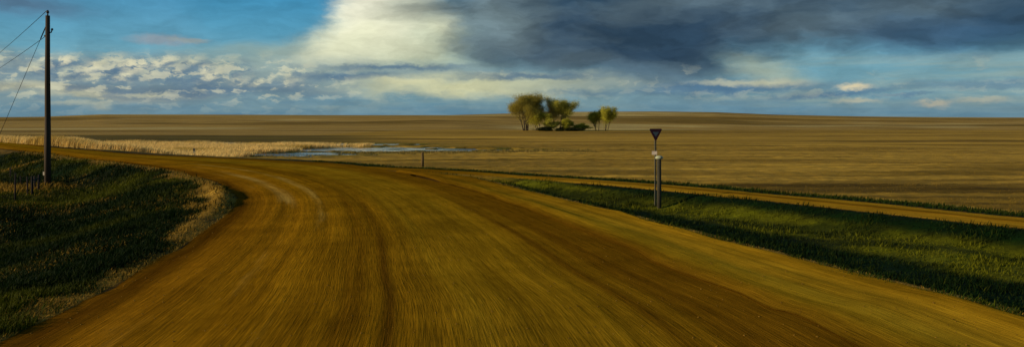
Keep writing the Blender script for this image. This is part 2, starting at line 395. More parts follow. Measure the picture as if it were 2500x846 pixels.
GREEN = np.array((.003, .012, .001)); GREEN2 = np.array((.088, .088, .002)); DRY = np.array((.27, .155, .018)); SOIL = np.array((.10, .05, .006))
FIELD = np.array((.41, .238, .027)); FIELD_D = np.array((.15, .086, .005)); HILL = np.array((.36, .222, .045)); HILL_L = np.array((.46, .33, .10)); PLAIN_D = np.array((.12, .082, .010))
def lerp(a, b, t): t = np.asarray(t)[..., None]; return a*(1-t)+b*t
def left_dry(x, y, dl):
    """how dry the inside-of-the-bend grass is, 0..1"""
    edge = 1-ss(.5, 1.2, dl+.45*(1-ss(14, 19, y))+(fbm(x*1.1, y*1.1)-.5)*1.9-.3*np.exp(-((y-23)/6)**2))
    pole = np.exp(-(((x+23.2)/3.4)**2+((y-35.6)/2.2)**2)*1.2)*(.4+1.0*fbm(x*1.5, y*1.5))
    pat = ss(.52, .72, fbm(x*.35+60, y*.5))*.35*(.5+vnoise(x*3, y*3))
    line = np.exp(-((y-46.3-.05*(x+24))/.35)**2)*(ss(-34, -30, x))*(1-ss(-19, -17.5, x))
    return np.clip(edge+pole+pat+line*.9, 0, 1)
def wedge_patch_shade(x, y, dw, dt):  # grass patches plus painted slope shade: dark by both edges, light mid-ditch
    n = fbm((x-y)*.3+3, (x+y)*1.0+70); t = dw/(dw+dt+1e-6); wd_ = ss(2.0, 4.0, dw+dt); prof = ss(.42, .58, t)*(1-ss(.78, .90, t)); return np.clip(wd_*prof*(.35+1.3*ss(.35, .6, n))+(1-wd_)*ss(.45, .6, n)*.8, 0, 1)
def ground():
    rr = [0.0, .6, 1.2, 2.0, 3.0]; r = 3.0
    while r < 4500: r += max(.085, r*(.0095 if r < 120 else .014)); rr.append(r)
    rr = np.array(rr[1:])
    th = np.concatenate([np.arange(-48, 48, .16), np.arange(48, 312, 3.0)]); th = np.radians(th)
    nr, na = len(rr), len(th)
    Rr, Th = np.meshgrid(rr, th, indexing='ij'); x = (Rr*np.sin(Th)).ravel(); y = (Rr*np.cos(Th)).ravel()
    near = Rr.ravel() < 130
    reg = [np.zeros(x.shape, bool)]*3+[np.full(x.shape, 60.0)]*5
    reg = [a.copy() for a in reg]
    rn = region(x[near], y[near])
    for a, b in zip(reg, rn): a[near] = b
    # beyond the near land use plain distances so that no seams appear
    z = height(x, y, tuple(reg))
    ir, isb, it, dl, dw, dt, du, dr = reg
    dwd = np.minimum(dw, dt); df = np.minimum(du, dr); on = ir | isb | it
    az = Th.ravel(); r1 = Rr.ravel(); Y = np.abs(r1*np.cos(az))
    # albedo of what grows / lies there, plus painted slope shade in the ditch
    nb = fbm(x*.05+8, y*.35)          # tillage bands run across the view
    nc = fbm(x*.012, y*.09+40)
    c = lerp(FIELD, FIELD_D, ss(.45, .72, .5*nb+.5*nc))
    leftp = 1-ss(-.22, -.05, az)
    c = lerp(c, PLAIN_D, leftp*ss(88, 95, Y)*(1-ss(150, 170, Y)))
    hl_ = lerp(HILL, HILL_L, ss(.52, .68, fbm(x*.009+y*.004+3, y*.016-x*.003+9))); hl_ = lerp(hl_, FIELD_D, ss(.52, .70, fbm(x*.006-y*.004+30, y*.022+x*.002+2))*.75)
    c = lerp(c, hl_, ss(258, 285, Y+leftp*110))
    near_l = (dl < np.minimum(dwd, df)) & ~on & near; near_w = (dwd < np.minimum(dl, df)) & ~on & near; near_f = (df < np.minimum(dl, dwd)) & ~on & near
    gl = lerp(GREEN, GREEN2, ss(.5, .75, fbm(x*.3, y*.3+7))*.5); gl = lerp(gl, DRY*.8, left_dry(x, y, dl))
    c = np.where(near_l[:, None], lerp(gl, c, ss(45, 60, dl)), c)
    gw = lerp(GREEN, GREEN2, wedge_patch_shade(x, y, dw, dt)); gw = lerp(gw, DRY, 1-ss(.0, .5, dw+(fbm(x*1.3, y*1.3)-.5)*1.2)); gw = lerp(gw, np.array((.26, .145, .008)), 1-ss(1.3, 2.0, dw+dt+(fbm(x*.9, y*.9)-.5)*1.2))
    c = np.where(near_w[:, None], lerp(gw, c, ss(60, 80, x)), c)
    tg = 1-ss(1.2, 2.4, df+(fbm(x*.4, y*.4)-.5)*1.2)
    gf = lerp(c, GREEN*1.2, tg)
    pondish = np.zeros(x.shape)
    for (cx, cy, a, b) in POND: pondish = np.maximum(pondish, 1-ss(1.0, 2.0, np.sqrt(((x-cx)/a)**2+((y-cy)/b)**2)))
    gf = lerp(gf, np.array((.060, .070, .008)), pondish*.85*ss(.35, .6, fbm(x*.5, y*1.2)))
    c = np.where(near_f[:, None], gf, c)
    c = np.where(on[:, None], SOIL, c)
    # faces
    i = np.arange(nr-1)[:, None]*na; j = np.arange(na)[None]; j2 = (j+1) % na
    f = np.stack([i+j, i+na+j, i+na+j2, i+j2], -1).reshape(-1, 4)
    v = np.stack([x, y, z], 1)
    m, g = mat_new('ground')
    t = g.attr('tint'); pos = g.node('ShaderNodeNewGeometry').outputs['Position']
    s1 = g.noise(g.v('MULTIPLY', pos, (.07, 1.3, .3)), 1.0, 6, .62)
    s2 = g.noise(g.v('MULTIPLY', pos, (.7, 5.0, 2.0)), 1.0, 5, .6)
    s3 = g.noise(pos, 9.0, 5, .7)
    s0 = g.noise(g.v('MULTIPLY', pos, (.012, .16, .3)), 1.0, 5, .65)
    k = g.m('MULTIPLY', g.m('MULTIPLY', g.rng(s0, .34, .66, .66, 1.32, False), g.rng(s1, .3, .7, .48, 1.5, False)), g.m('MULTIPLY', g.rng(s2, .3, .7, .70, 1.30, False), g.rng(s3, .3, .7, .75, 1.25, False)))
    col = g.v('SCALE', t, scale=k)
    finish(m, g, col, .97, g.m('ADD', s2, g.m('MULTIPLY', s3, .6)), .8, .06, .05)
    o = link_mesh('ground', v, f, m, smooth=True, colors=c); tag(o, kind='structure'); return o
ground()

# ------------------------------------------------------------------ roads
def strip(name, rows, n, zf, mat):
    t = np.linspace(0, 1, n); mid = (rows[:, :2]+rows[:, 2:])/2
    s = np.concatenate([[0], np.cumsum(np.linalg.norm(np.diff(mid, axis=0), axis=1))])
    a = rows[:, None, :2]*(1-t)[None, :, None]+rows[:, None, 2:]*t[None, :, None]
    x = a[..., 0].ravel(); y = a[..., 1].ravel()
    # wheels and graders never leave a clean edge: the outermost few decimetres wander, the lanes stay true
    jl = (fbm(s*.6, s*0+3.3, 4)-.5)*.5; jr = (fbm(s*.6, s*0+8.1, 4)-.5)*.6
    wid = np.linalg.norm(rows[:, :2]-rows[:, 2:], axis=1)+1e-6; nrm = (rows[:, 2:]-rows[:, :2])/wid[:, None]
    e = .6/wid
    off = jl[:, None]*np.clip(1-t[None]/e[:, None], 0, 1)+jr[:, None]*np.clip(1-(1-t[None])/e[:, None], 0, 1)
    a = a+off[..., None]*nrm[:, None, :]; x = a[..., 0].ravel(); y = a[..., 1].ravel()
    T = np.tile(t, len(rows)); SS = np.repeat(s, n); wd = np.repeat(np.linalg.norm(rows[:, :2]-rows[:, 2:], axis=1), n)
    z = zf(x, y, T, SS, wd)
    i = np.arange(len(rows)-1)[:, None]*n; j = np.arange(n-1)[None]
    f = np.stack([i+j, i+j+1, i+n+j+1, i+n+j], -1).reshape(-1, 4)
    o = link_mesh(name, np.stack([x, y, z], 1), f, mat, smooth=True, uvs=np.stack([T, SS/10], 1)); tag(o, kind='structure'); return o
def road_mat(name, width, ramp, tracks=True, fade=None):
    m, g = mat_new(name)
    uv = g.node('ShaderNodeUVMap', uv_map='UVMap').outputs[0]
    u, v = g.sep(uv)[:2]
    um = g.m('MULTIPLY', u, width); vm = g.m('MULTIPLY', v, 10.0)
    wob = g.noise(g.xyz(0.0, vm, 3.0), .05, 2, .5); um2 = g.m('ADD', um, g.m('MULTIPLY', g.m('SUBTRACT', wob, .5), .7))
    broad = g.noise(g.xyz(um2, g.m('MULTIPLY', vm, .035)), 1.1, 3, .5)
    streak = g.noise(g.xyz(um2, g.m('MULTIPLY', vm, .022)), 5.0, 4, .6)
    grav = g.noise(g.xyz(um, g.m('MULTIPLY', vm, .035)), 40.0, 5, .65)
    pos = g.node('ShaderNodeNewGeometry').outputs['Position']
    blot = g.noise(pos, .5, 6, .68)
    cr = g.node('ShaderNodeValToRGB'); g.put(cr.inputs[0], g.m('ADD', u, g.m('MULTIPLY', g.m('SUBTRACT', broad, .5), .16 if tracks else .42)))
    e = cr.color_ramp.elements
    while len(e) < len(ramp): e.new(.5)
    for q, (p, c) in zip(e, ramp): q.position = p; q.color = (*c, 1)
    col = cr.outputs[0]
    if tracks:
        def band(c0, w, sv, thr):        # pale scuffed patches / dark rut along the travel lines
            b = g.rng(g.m('ABSOLUTE', g.m('SUBTRACT', g.m('ADD', u, g.m('MULTIPLY', g.m('SUBTRACT', wob, .5), .06)), c0)), w, 0.0)
            n = g.noise(g.xyz(g.m('MULTIPLY', um, .8), g.m('MULTIPLY', vm, sv), c0*40), 1.0, 4, .6)
            return g.m('MULTIPLY', b, g.rng(n, thr, thr+.18))
        for c0, w, sv, thr, cc, op in ((.19, .045, .12, .46, (.42, .25, .045), .8), (.31, .035, .10, .48, (.42, .26, .045), .7), (.12, .03, .13, .5, (.38, .22, .035), .6),
                                       (.455, .018, .05, .36, (.07, .028, .002), .75), (.56, .04, .06, .42, (.31, .185, .008), .5), (.70, .05, .05, .42, (.32, .19, .008), .5),
                                       (.40, .03, .07, .42, (.12, .052, .002), .7), (.80, .02, .05, .38, (.10, .042, .002), .7), (.88, .03, .05, .38, (.11, .045, .002), .6), (.035, .04, .08, .3, (.09, .036, .002), .8)):
            col = g.mix(g.m('MULTIPLY', band(c0, w, sv, thr), op), col, cc)
    if fade: col = g.mix(g.rng(vm, fade[0], fade[1]), col, fade[2])
    k = g.m('MULTIPLY', g.rng(streak, .3, .7, .72, 1.28, False), g.m('MULTIPLY', g.rng(grav, .28, .72, .60, 1.42, False), g.rng(blot, .3, .7, .74, 1.26, False)))
    col = g.v('SCALE', col, scale=k)
    finish(m, g, col, .93, g.m('ADD', g.m('MULTIPLY', streak, 1.2), grav), .55, .025, .0)
    return m
RD = road_mat('packed_dirt', 9.6, [(0.0, (.150, .062, .003)), (.10, (.245, .105, .004)), (.28, (.275, .128, .004)), (.44, (.20, .095, .003)), (.58, (.245, .130, .005)), (.74, (.25, .132, .005)), (.86, (.185, .084, .003)), (1.0, (.165, .074, .003))])
def zroad(x, y, T, S, wd):
    crown = .10*(1-(2*T-1)**2)*ss(0, 1, T*6)*ss(0, 1, (1-T)*6)
    rut = -.012*np.exp(-((T-.455)/.02)**2)-.015*np.exp(-((T-.20)/.04)**2)
    return .012+crown*.5+rut+(fbm(T*14, S*.12)-.5)*.035
strip('dirt_road', R_, 60, zroad, RD)
SM = road_mat('loose_gravel', 2.6, [(0.0, (.15, .068, .003)), (.20, (.30, .172, .007)), (.38, (.34, .195, .009)), (.6, (.33, .18, .008)), (.85, (.39, .195, .007)), (1.0, (.26, .145, .008))], False, (56.0, 76.0, (.17, .080, .003)))
def zsho(x, y, T, S, wd):
    return .03+(.03+.03*ss(4, 14, y))*np.exp(-((T-.22)/.16)**2)*(.5+fbm(T*4, S*.35))*ss(0, .08, T)+.02*ss(.3, .8, T)*(1-ss(.9, 1, T))+(fbm(T*9, S*.5)-.5)*.05*ss(0, .1, T)*(1-ss(.92, 1, T))-.05*ss(.93, 1, T)
strip('road_shoulder', S_, 26, zsho, SM)
TM = road_mat('track_dirt', 2.2, [(0.0, (.24, .13, .010)), (.2, (.36, .185, .010)), (.42, (.36, .185, .010)), (.52, (.15, .07, .004)), (.62, (.36, .185, .010)), (.85, (.38, .20, .012)), (1.0, (.22, .12, .01))], False, (16.0, 4.0, (.18, .085, .003)))
strip('side_track', T_, 14, lambda x, y, T, S, wd: .022+.03*np.exp(-((T-.5)/.12)**2)-.01*0+(fbm(T*5, S*.4)-.5)*.03-.03*ss(.0, .1, .1-np.minimum(T, 1-T)), TM)

# ------------------------------------------------------------------ pond
def pond():
    m, g = mat_new('pond_water')
    pos = g.node('ShaderNodeNewGeometry').outputs['Position']
    n = g.noise(g.v('MULTIPLY', pos, (1.2, 3.0, 1)), 1.0, 3, .5)
    al = g.rng(g.noise(g.v('MULTIPLY', pos, (.22, .9, 1)), 1.0, 5, .65), .50, .60)
    finish(m, g, g.mix(al, (.03, .045, .045), (.075, .095, .006)), g.m('ADD', .16, g.m('MULTIPLY', al, .7)), n, .6, .05, .3)
    pts = [(-46, 63), (-20, 61), (10, 68), (11, 82), (-2, 94), (-46, 101)]
    nn = 60; out = []
    for i in range(nn):
        k = i/nn*len(pts); a = pts[int(k)]; b = pts[(int(k)+1) % len(pts)]; t = k-int(k)
        out.append((a[0]*(1-t)+b[0]*t, a[1]*(1-t)+b[1]*t, -.96))
    tag(link_mesh('pond_water', out, [tuple(range(nn))], m), kind='structure')
pond()

# ------------------------------------------------------------------ blades
def blade_mat(name, trans=.25, rough=.8):
    m, g = mat_new(name); return finish(m, g, g.attr('tint'), rough, spec=.08, trans=trans)
MB_G = blade_mat('grass_blade'); MB_D = blade_mat('dry_blade', .3)
def blades(name, x, y, h, w, col, mat, lean=(0, 0), spread=.35, kind_name=None, z0=-.03):
    n = len(x); z = height(x, y)+z0
    a = rng.random(n)*2*np.pi; wx, wy = np.cos(a)*w/2, np.sin(a)*w/2
    lx = lean[0]*h+rng.normal(0, spread, n)*h; ly = lean[1]*h+rng.normal(0, spread, n)*h
    v = np.empty((n, 5, 3)); 
    v[:, 0] = np.stack([x-wx, y-wy, z], 1); v[:, 1] = np.stack([x+wx, y+wy, z], 1)
    v[:, 2] = np.stack([x+wx*.7+lx*.4, y+wy*.7+ly*.4, z+h*.6], 1); v[:, 3] = np.stack([x-wx*.7+lx*.4, y-wy*.7+ly*.4, z+h*.6], 1)
    v[:, 4] = np.stack([x+lx, y+ly, z+h], 1)
    b = np.arange(n)[:, None]*5
    f = np.vstack([b+np.array([[0, 1, 2]]), b+np.array([[0, 2, 3]]), b+np.array([[3, 2, 4]])])
    o = link_mesh(name, v.reshape(-1, 3), f, mat, colors=np.repeat(col, 5, axis=0)); return o
def polar(n, a0, a1, r0, r1, p=1.0):
    a = np.radians(rng.uniform(a0, a1, n)); u = rng.random(n)
    r = np.exp(np.log(r0)+u*(np.log(r1)-np.log(r0))) if p == 1 else r0+u**p*(r1-r0)
    return r*np.sin(a), r*np.cos(a), r
def grass_left():
    x, y, r = polar(300000, -42, -10, 7.5, 62); reg = region(x, y); ir, isb, it, dl, dw, dt, du, dr = reg
    k = ~ir & (dl < np.minimum(np.minimum(dw, dt), np.minimum(du, dr))) & (dl > .0)
    x, y, r, dl = x[k], y[k], r[k], dl[k]; dry = left_dry(x, y, dl)
    isd = rng.random(len(x)) < np.where(dl < 1.6, dry*.96, dry*.75)
    tall = np.exp(-(((x+23.2)/3.6)**2+((y-35.6)/2.4)**2))
    h = (.05+.07*rng.random(len(x)))*(.6+.9*fbm(x*.8, y*.8))*(1+r/60)
    w = .010+r*.0007
    g0 = lerp(GREEN, GREEN2, np.clip(ss(.38, .75, fbm(x*.3, y*.3+7))*.7+rng.normal(0, .10, len(x)), 0, 1))
    a = ~isd
    o = blades('grass', x[a], y[a], h[a], w[a], g0[a]*rng.uniform(.6, 1.5, a.sum())[:, None], MB_G, (.2, .05))
    tag(o, 'dark green roadside grass on the low ground inside the bend', 'grass', kind='stuff')
    a = isd & (rng.random(len(x)) < .8)
    hd = h*(.8+1.6*tall)*np.where(dl < 1.2, .6, 1)
    c = DRY[None]*rng.uniform(.5, 1.5, len(x))[:, None]
    o = blades('dry_grass', x[a], y[a], hd[a], w[a], c[a], MB_D, (.25, .05), .45)
    tag(o, 'dry straw-coloured grass along the bend edge and round the utility pole', 'dry grass', kind='stuff')
grass_left()
def grass_right():
    x, y, r = polar(330000, -12, 52, 8, 70); reg = region(x, y); ir, isb, it, dl, dw, dt, du, dr = reg
    on = ir | isb | it; d1 = np.minimum(dw, dt); df = np.minimum(du, dr)
    kw = ~on & (d1 < df) & (d1 < dl) & (dw > .1-.25*(fbm(x*1.2, y*1.2)-.5)) & ((dw+dt > 1.7+(fbm(x*.9, y*.9)-.5)*1.4) | (rng.random(len(x)) < .1))
    x1, y1, r1 = x[kw], y[kw], r[kw]; mixv = wedge_patch_shade(x1, y1, dw[kw], dt[kw])
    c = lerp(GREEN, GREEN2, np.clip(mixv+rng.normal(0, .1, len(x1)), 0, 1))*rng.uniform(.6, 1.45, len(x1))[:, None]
    h = (.03+.09*rng.random(len(x1))**1.6)*(.2+1.7*fbm(x1*1.3, y1*1.3)**1.4)*(1+r1/60)
    o = blades('grass', x1, y1, h, .010+r1*.0007, c, MB_G, (.2, .05))
    tag(o, 'lush green grass in the ditch between the dirt road and the side track', 'grass', kind='stuff')
    kf = ~on & (df < np.minimum(d1, dl)) & (df+(fbm(x*.4, y*.4)-.5)*1.0 < 2.1) & (rng.random(len(x)) < .9)
    x2, y2, r2 = x[kf], y[kf], r[kf]
    c = lerp(GREEN*1.5, GREEN2, rng.random(len(x2))*.25)*rng.uniform(.7, 1.4, len(x2))[:, None]
    o = blades('grass', x2, y2, (.06+.08*rng.random(len(x2))), .010+r2*.0007, c, MB_G, (.2, .05))
    tag(o, 'narrow green grass strip along the far side of the track', 'grass', kind='stuff')
    kg = isb & (dw < .45*ss(.42, .62, fbm(x*1.6+9, y*1.6))) & (rng.random(len(x)) < .8)
    x4, y4, r4 = x[kg], y[kg], r[kg]; c = lerp(GREEN*2, GREEN2, rng.random(len(x4))*.5)*rng.uniform(.7, 1.3, len(x4))[:, None]
    o = blades('grass', x4, y4, .04+.07*rng.random(len(x4)), .008+r4*.0006, c, MB_G, (.2, 0), .4, z0=.02)
    tag(o, 'green tufts creeping onto the gravel shoulder from the ditch', 'grass', kind='stuff')
    ks = isb & (dw < .5) & (rng.random(len(x)) < .5)
    x3, y3, r3 = x[ks], y[ks], r[ks]
    c = DRY[None]*rng.uniform(.6, 1.2, len(x3))[:, None]
    o = blades('dry_grass', x3, y3, .015+.03*rng.random(len(x3)), .006+r3*.0005, c, MB_D, (.3, 0), .8, z0=.03)
    tag(o, 'sparse dry grass fringe at the outer edge of the gravel shoulder', 'dry grass', kind='stuff')
grass_right()
def reeds():
    pg = np.array([(-70, 86), (-48, 73.5), (-37, 64.5), (-30, 60), (-20, 59), (-18.5, 66), (-17.5, 74), (-13, 81), (-11, 86), (-14, 89), (-22, 88), (-40, 84), (-62, 92), (-80, 100)])
    n = 420000; x = rng.uniform(-80, -10, n); y = rng.uniform(58, 100, n)
    k = inside(x, y, pg)
    for (cx, cy, a, b) in POND: k &= ((x-cx)/a)**2+((y-cy)/b)**2 > .8
    dn = fbm(x*.35, y*.35); k &= rng.random(n) < (.15+1.3*(dn-.2)); x, y = x[k], y[k]
    h = (.75+.25*rng.random(len(x)))*(.55+.8*fbm(x*.22+11, y*.22))*(.55+.45*ss(-22, -40, -(-x)))
    c0 = lerp(np.array((.80, .56, .19)), np.array((.50, .33, .07)), ss(.5, .75, fbm(x*.15+5, y*.3)))
    c = c0*rng.uniform(.6, 1.4, len(x))[:, None]
    o = blades('reeds', x, y, h, np.full(len(x), .045), c, MB_D, (.38, 0), .16)
    tag(o, 'tall pale straw reed bed beyond the far edge of the bend', 'reeds', kind='stuff')
    # tan fringe on the near bank of the pond
    n = 60000; x = rng.uniform(-22, 12, n); y = rng.uniform(57, 76, n)
    q = ss(.4, .6, fbm(x*.4+3, y*.8)); line = 66.0+.18*(x+20)
    k = (np.abs(y-line) < 2.6) & (rng.random(n) < q); x, y = x[k], y[k]
    c = lerp(np.array((.30, .20, .05)), np.array((.06, .07, .01)), rng.random(len(x))*.7)*rng.uniform(.6, 1.4, len(x))[:, None]
    o = blades('marsh_grass', x, y, .07+.14*rng.random(len(x)), np.full(len(x), .05), c, MB_D, (.35, 0), .25)
    tag(o, 'short tan marsh grass on the near bank of the pond', 'marsh grass', kind='stuff')
    # stubble tussocks over the nearer field
    x, y, r = polar(90000, -14, 46, 26, 120); reg = region(x, y); df = np.minimum(reg[6], reg[7]); on = reg[0] | reg[1] | reg[2]
    k = ~on & (df < np.minimum(reg[3], np.minimum(reg[4], reg[5]))) & (df > 1.4) & (rng.random(len(x)) < ss(.4, .62, fbm(x*.08+8, y*.9)))
    for (cx, cy, a, b) in POND: k &= ((x-cx)/a)**2+((y-cy)/b)**2 > 1.2
    x, y, r = x[k], y[k], r[k]
    c = lerp(FIELD*1.0, FIELD_D, rng.random(len(x)))*rng.uniform(.7, 1.1, len(x))[:, None]
    o = blades('stubble', x, y, .03+.035*rng.random(len(x)), .010+r*.0006, c, MB_D, (.3, 0), .6)
    tag(o, 'short tan stubble across the harvested field beyond the track', 'stubble', kind='stuff')
reeds()
def gravel():
    n = 6000; x, y, r = polar(n, -42, 45, 7, 40)
    reg = region(x, y); k = reg[0] | (reg[1] & (rng.random(n) < .8)); x, y, r = x[k], y[k], r[k]; n = len(x)
    s = .003+.012*rng.random(n)**4+r*.0001
    base = np.array([(1, 0, 0), (-1, 0, 0), (0, 1, 0), (0, -1, 0), (0, 0, .8), (0, 0, -.6)], float)
    v = base[None]*s[:, None, None]*rng.uniform(.6, 1.35, (n, 6, 1)); a = rng.random(n)*6.28
    vx = v[..., 0]*np.cos(a)[:, None]-v[..., 1]*np.sin(a)[:, None]; vy = v[..., 0]*np.sin(a)[:, None]+v[..., 1]*np.cos(a)[:, None]
    z = .05+.0*x
    V_ = np.stack([vx+x[:, None], vy+y[:, None], v[..., 2]+z[:, None]], -1)
    f0 = np.array([(0, 2, 4), (2, 1, 4), (1, 3, 4), (3, 0, 4), (2, 0, 5), (1, 2, 5), (3, 1, 5), (0, 3, 5)])
    f = (np.arange(n)[:, None, None]*6+f0[None]).reshape(-1, 3)
    c = np.array((.20, .105, .012))[None]*rng.uniform(.5, 1.25, n)[:, None]
    # drop every stone onto the road surface
    o = link_mesh('gravel', V_.reshape(-1, 3), f, MB_S, colors=np.repeat(c, 6, axis=0))
    tag(o, 'loose small stones scattered over the dirt road', 'gravel', kind='stuff'); return o
MB_S = blade_mat('stone', 0.0, .9)
gv = gravel()
def drop(o, surfaces, off=0.0, per=6):
    from mathutils.bvhtree import BVHTree
    vs_, fs = [], []
    for s in surfaces:
        n = len(vs_); vs_ += [v.co.copy() for v in s.data.vertices]; fs += [tuple(n+i for i in p.vertices) for p in s.data.polygons]
    bv = BVHTree.FromPolygons(vs_, fs); me = o.data; co = np.empty(len(me.vertices)*3, np.float32); me.vertices.foreach_get('co', co); co = co.reshape(-1, per, 3)
    for i in range(len(co)):
        c = co[i].mean(0); h = bv.ray_cast(Vector((float(c[0]), float(c[1]), 3)), Vector((0, 0, -1)))
        if h[0] is not None: co[i, :, 2] += h[0].z+off-.05
    me.vertices.foreach_set('co', co.ravel()); me.update()
drop(gv, [bpy.data.objects['dirt_road'], bpy.data.objects['road_shoulder']], .002)

# ------------------------------------------------------------------ materials for things
def simple(name, c, rough=.7, var=.25, scale=(8, 8, 8), spec=.3, metal=0.0, bump=.3):
    m, g = mat_new(name); pos = g.node('ShaderNodeTexCoord').outputs['Object']
    n = g.noise(g.v('MULTIPLY', pos, scale), 1.0, 5, .65)
    return finish(m, g, g.v('SCALE', g.mix(0.0, c, c), scale=g.rng(n, .3, .7, 1-var, 1+var, False)), rough, n, bump, .01, spec, metal)
M_POLE = simple('weathered_pole_wood', (.050, .030, .013), .85, .45, (14, 14, .7)); M_POST = simple('post_wood', (.018, .010, .006), .9, .4, (12, 12, 1.5))
M_STEEL = simple('galvanised_steel', (.12, .11, .07), .55, .15, (6, 6, 6), .4, .5); M_DARK = simple('dark_iron', (.02, .02, .02), .6, .2)
M_RED = simple('sign_red', (.14, .008, .010), .5, .12, (5, 5, 5), .4, 0, .05); M_WHITE = simple('sign_white', (.60, .50, .34), .5, .08, (6, 6, 6), .4, 0, .05)
M_DULLW = simple('weathered_sign_white', (.27, .22, .17), .6, .25); M_SGRAY = simple('sign_back', (.3, .3, .3), .5, .1, (6, 6, 6), .4, .6); M_PALE = simple('pale_cap', (.32, .33, .20), .8, .12, (9, 9, 9)); M_WIRE = simple('wire', (.015, .018, .02), .8, .1, spec=.05)
M_GREYW = simple('grey_post_wood', (.040, .034, .018), .9, .4, (14, 14, 2)); M_MARK = simple('marker_plastic', (.34, .27, .14), .7, .15)
def at(px, Y): return (px-PPX)/F*Y
def zt(py, Y): return CH-(py-PPY)/F*Y

# ------------------------------------------------------------------ utility pole, line and guy
def utility_pole(px, Y, label, hgt=None, guy=True):
    X = at(px, Y); zb = hz(X, Y); top = zt(25, Y) if hgt is None else zb+hgt
    root = empty('utility_pole', (X, Y, zb)); tag(root, label, 'utility pole')
    H = top-zb
    mb = MB(); mb.tube([(0, 0, -.3), (0.005, 0, H*.3), (-.01, 0, H*.65), (0, 0, H-.28)], [.155, .145, .125, .105], 16, .02); mb.build('pole', M_POLE, root, True)
    mb = MB(); mb.tube([(0, 0, H-.3), (.0, 0, H-.06)], .035, 8); mb.tube([(0, 0, H-.16), (0, 0, H-.10), (0, 0, H-.05), (0, 0, H)], [.055, .075, .05, .03], 10)
    mb.build('insulator', M_DARK, root, True)
    mb = MB(); mb.tube([(.1, 0, H-1.15), (.17, 0, H-1.14), (.22, 0, H-1.02)], [.03, .03, .03], 8); mb.tube([(.22, 0, H-1.03), (.225, 0, H-.96), (.22, 0, H-.93)], [.05, .06, .03], 8)
    mb.build('bracket', M_DARK, root, True); mb = MB(); mb.tube([(-.10, 0, H-1.32), (-.17, 0, H-1.3)], .04, 8); mb.build('wire_clamp', M_DARK, root, True)
    if guy:
        mb = MB(); gx, gz = -2.55, None
        gx = at(-56, Y)-X; gzw = hz(X+gx, Y)-zb
        mb.tube([(-.09, -.02, zt(66, Y)-zb), (gx, 0, gzw-.05)], .012, 6)
        mb.tube([(-.09, -.02, zt(66, Y)-zb), (-.09+(gx+.09)*.075, -.02, (zt(66, Y)-zb)*.925+gzw*.075)], .028, 8)
        mb.build('guy_wire', M_WIRE, root)
        mb = MB(); mb.box((-.165, -.05, zt(423, Y)-zb), (.045, .012, .085)); mb.build('marker_tag', M_WHITE, root)
        mb = MB(); mb.tube([(-.15, -.02, 0.0), (-.15, -.02, 2.6)], .022, 8); mb.build('ground_wire_cover', M_GREYW, root, True)
    return X, Y, zb, H
PY = 37.6
pX, pY, pz, pH = utility_pole(116.5, PY, 'tall dark wooden utility pole standing in dry grass beside the fence posts')
Q2 = utility_pole(-98, 121.0, 'farther wooden utility pole carrying the line away beyond the left edge', 9.6, False)
for (py0, dz2, lab) in ((27, 0.0, 'upper overhead wire leaving the top of the wooden pole'), (87, -1.2, 'lower overhead wire tied to the wooden pole under its bracket')):
    a = Vector((pX-.06, pY, zt(py0, PY))); b = Vector((Q2[0], Q2[1], Q2[2]+Q2[3]-.06+dz2))
    mb = MB(); pts = []
    for i in range(41):
        t = i/40; p = a.lerp(b, t); p.z -= 4*.45*t*(1-t); pts.append(p)
    mb.tube(pts, .014, 6); o = mb.build('power_line', M_WIRE); tag(o, lab, 'power line')

# ------------------------------------------------------------------ fence posts
def fence():
    spec = [(-40, 520, 448), (36.6, 489, 424), (68, 475, 431), (79, 475, 430), (94, 468, 426), (85.5, 464, 429), (51, 452, 429), (25.5, 434, 408), (-20, 428, 404)]
    pos = []
    for px, pb, pt in spec:
        Y = 30.0
        for _ in range(30): X = at(px, Y); Y = Y*.5+.5*(CH-hz(X, Y))*F/(pb-PPY)
        X = at(px, Y); z = hz(X, Y); pos.append((X, Y, z, zt(pt, Y)-z))
    root = empty('fence', (pos[1][0], pos[1][1], pos[1][2])); tag(root, 'old wire fence of thin dark posts left of the utility pole', 'fence')
    o0 = Vector(pos[1][:3])
    for i, (X, Y, z, h) in enumerate(pos):
        p = Vector((X, Y, z))-o0; mb = MB(); l = random.uniform(-.03, .03); r = .045 if i in (3, 4, 5) else .032
        mb.tube([p+Vector((0, 0, -.2)), p+Vector((l*.5, 0, h*.5)), p+Vector((l, 0, h))], [r*1.1, r, r*.9], 9, .08); mb.build('post', M_POST, root, True)
    mb = MB(); a, b = [Vector(pos[k][:3])-o0+Vector((0, 0, pos[k][3]*.78)) for k in (3, 4)]; mb.tube([a, b], .03, 8); mb.build('brace_rail', M_POST, root)
    mb = MB()
    for fr in (.35, .65, .92):
        for k in range(len(pos)-1):
            a = Vector(pos[k][:3])-o0+Vector((0, 0, pos[k][3]*fr)); b = Vector(pos[k+1][:3])-o0+Vector((0, 0, pos[k+1][3]*fr))
            mb.tube([a, (a+b)/2-Vector((0, 0, .02)), b], .0025, 4)
    mb.build('wire', M_WIRE, root)
fence()

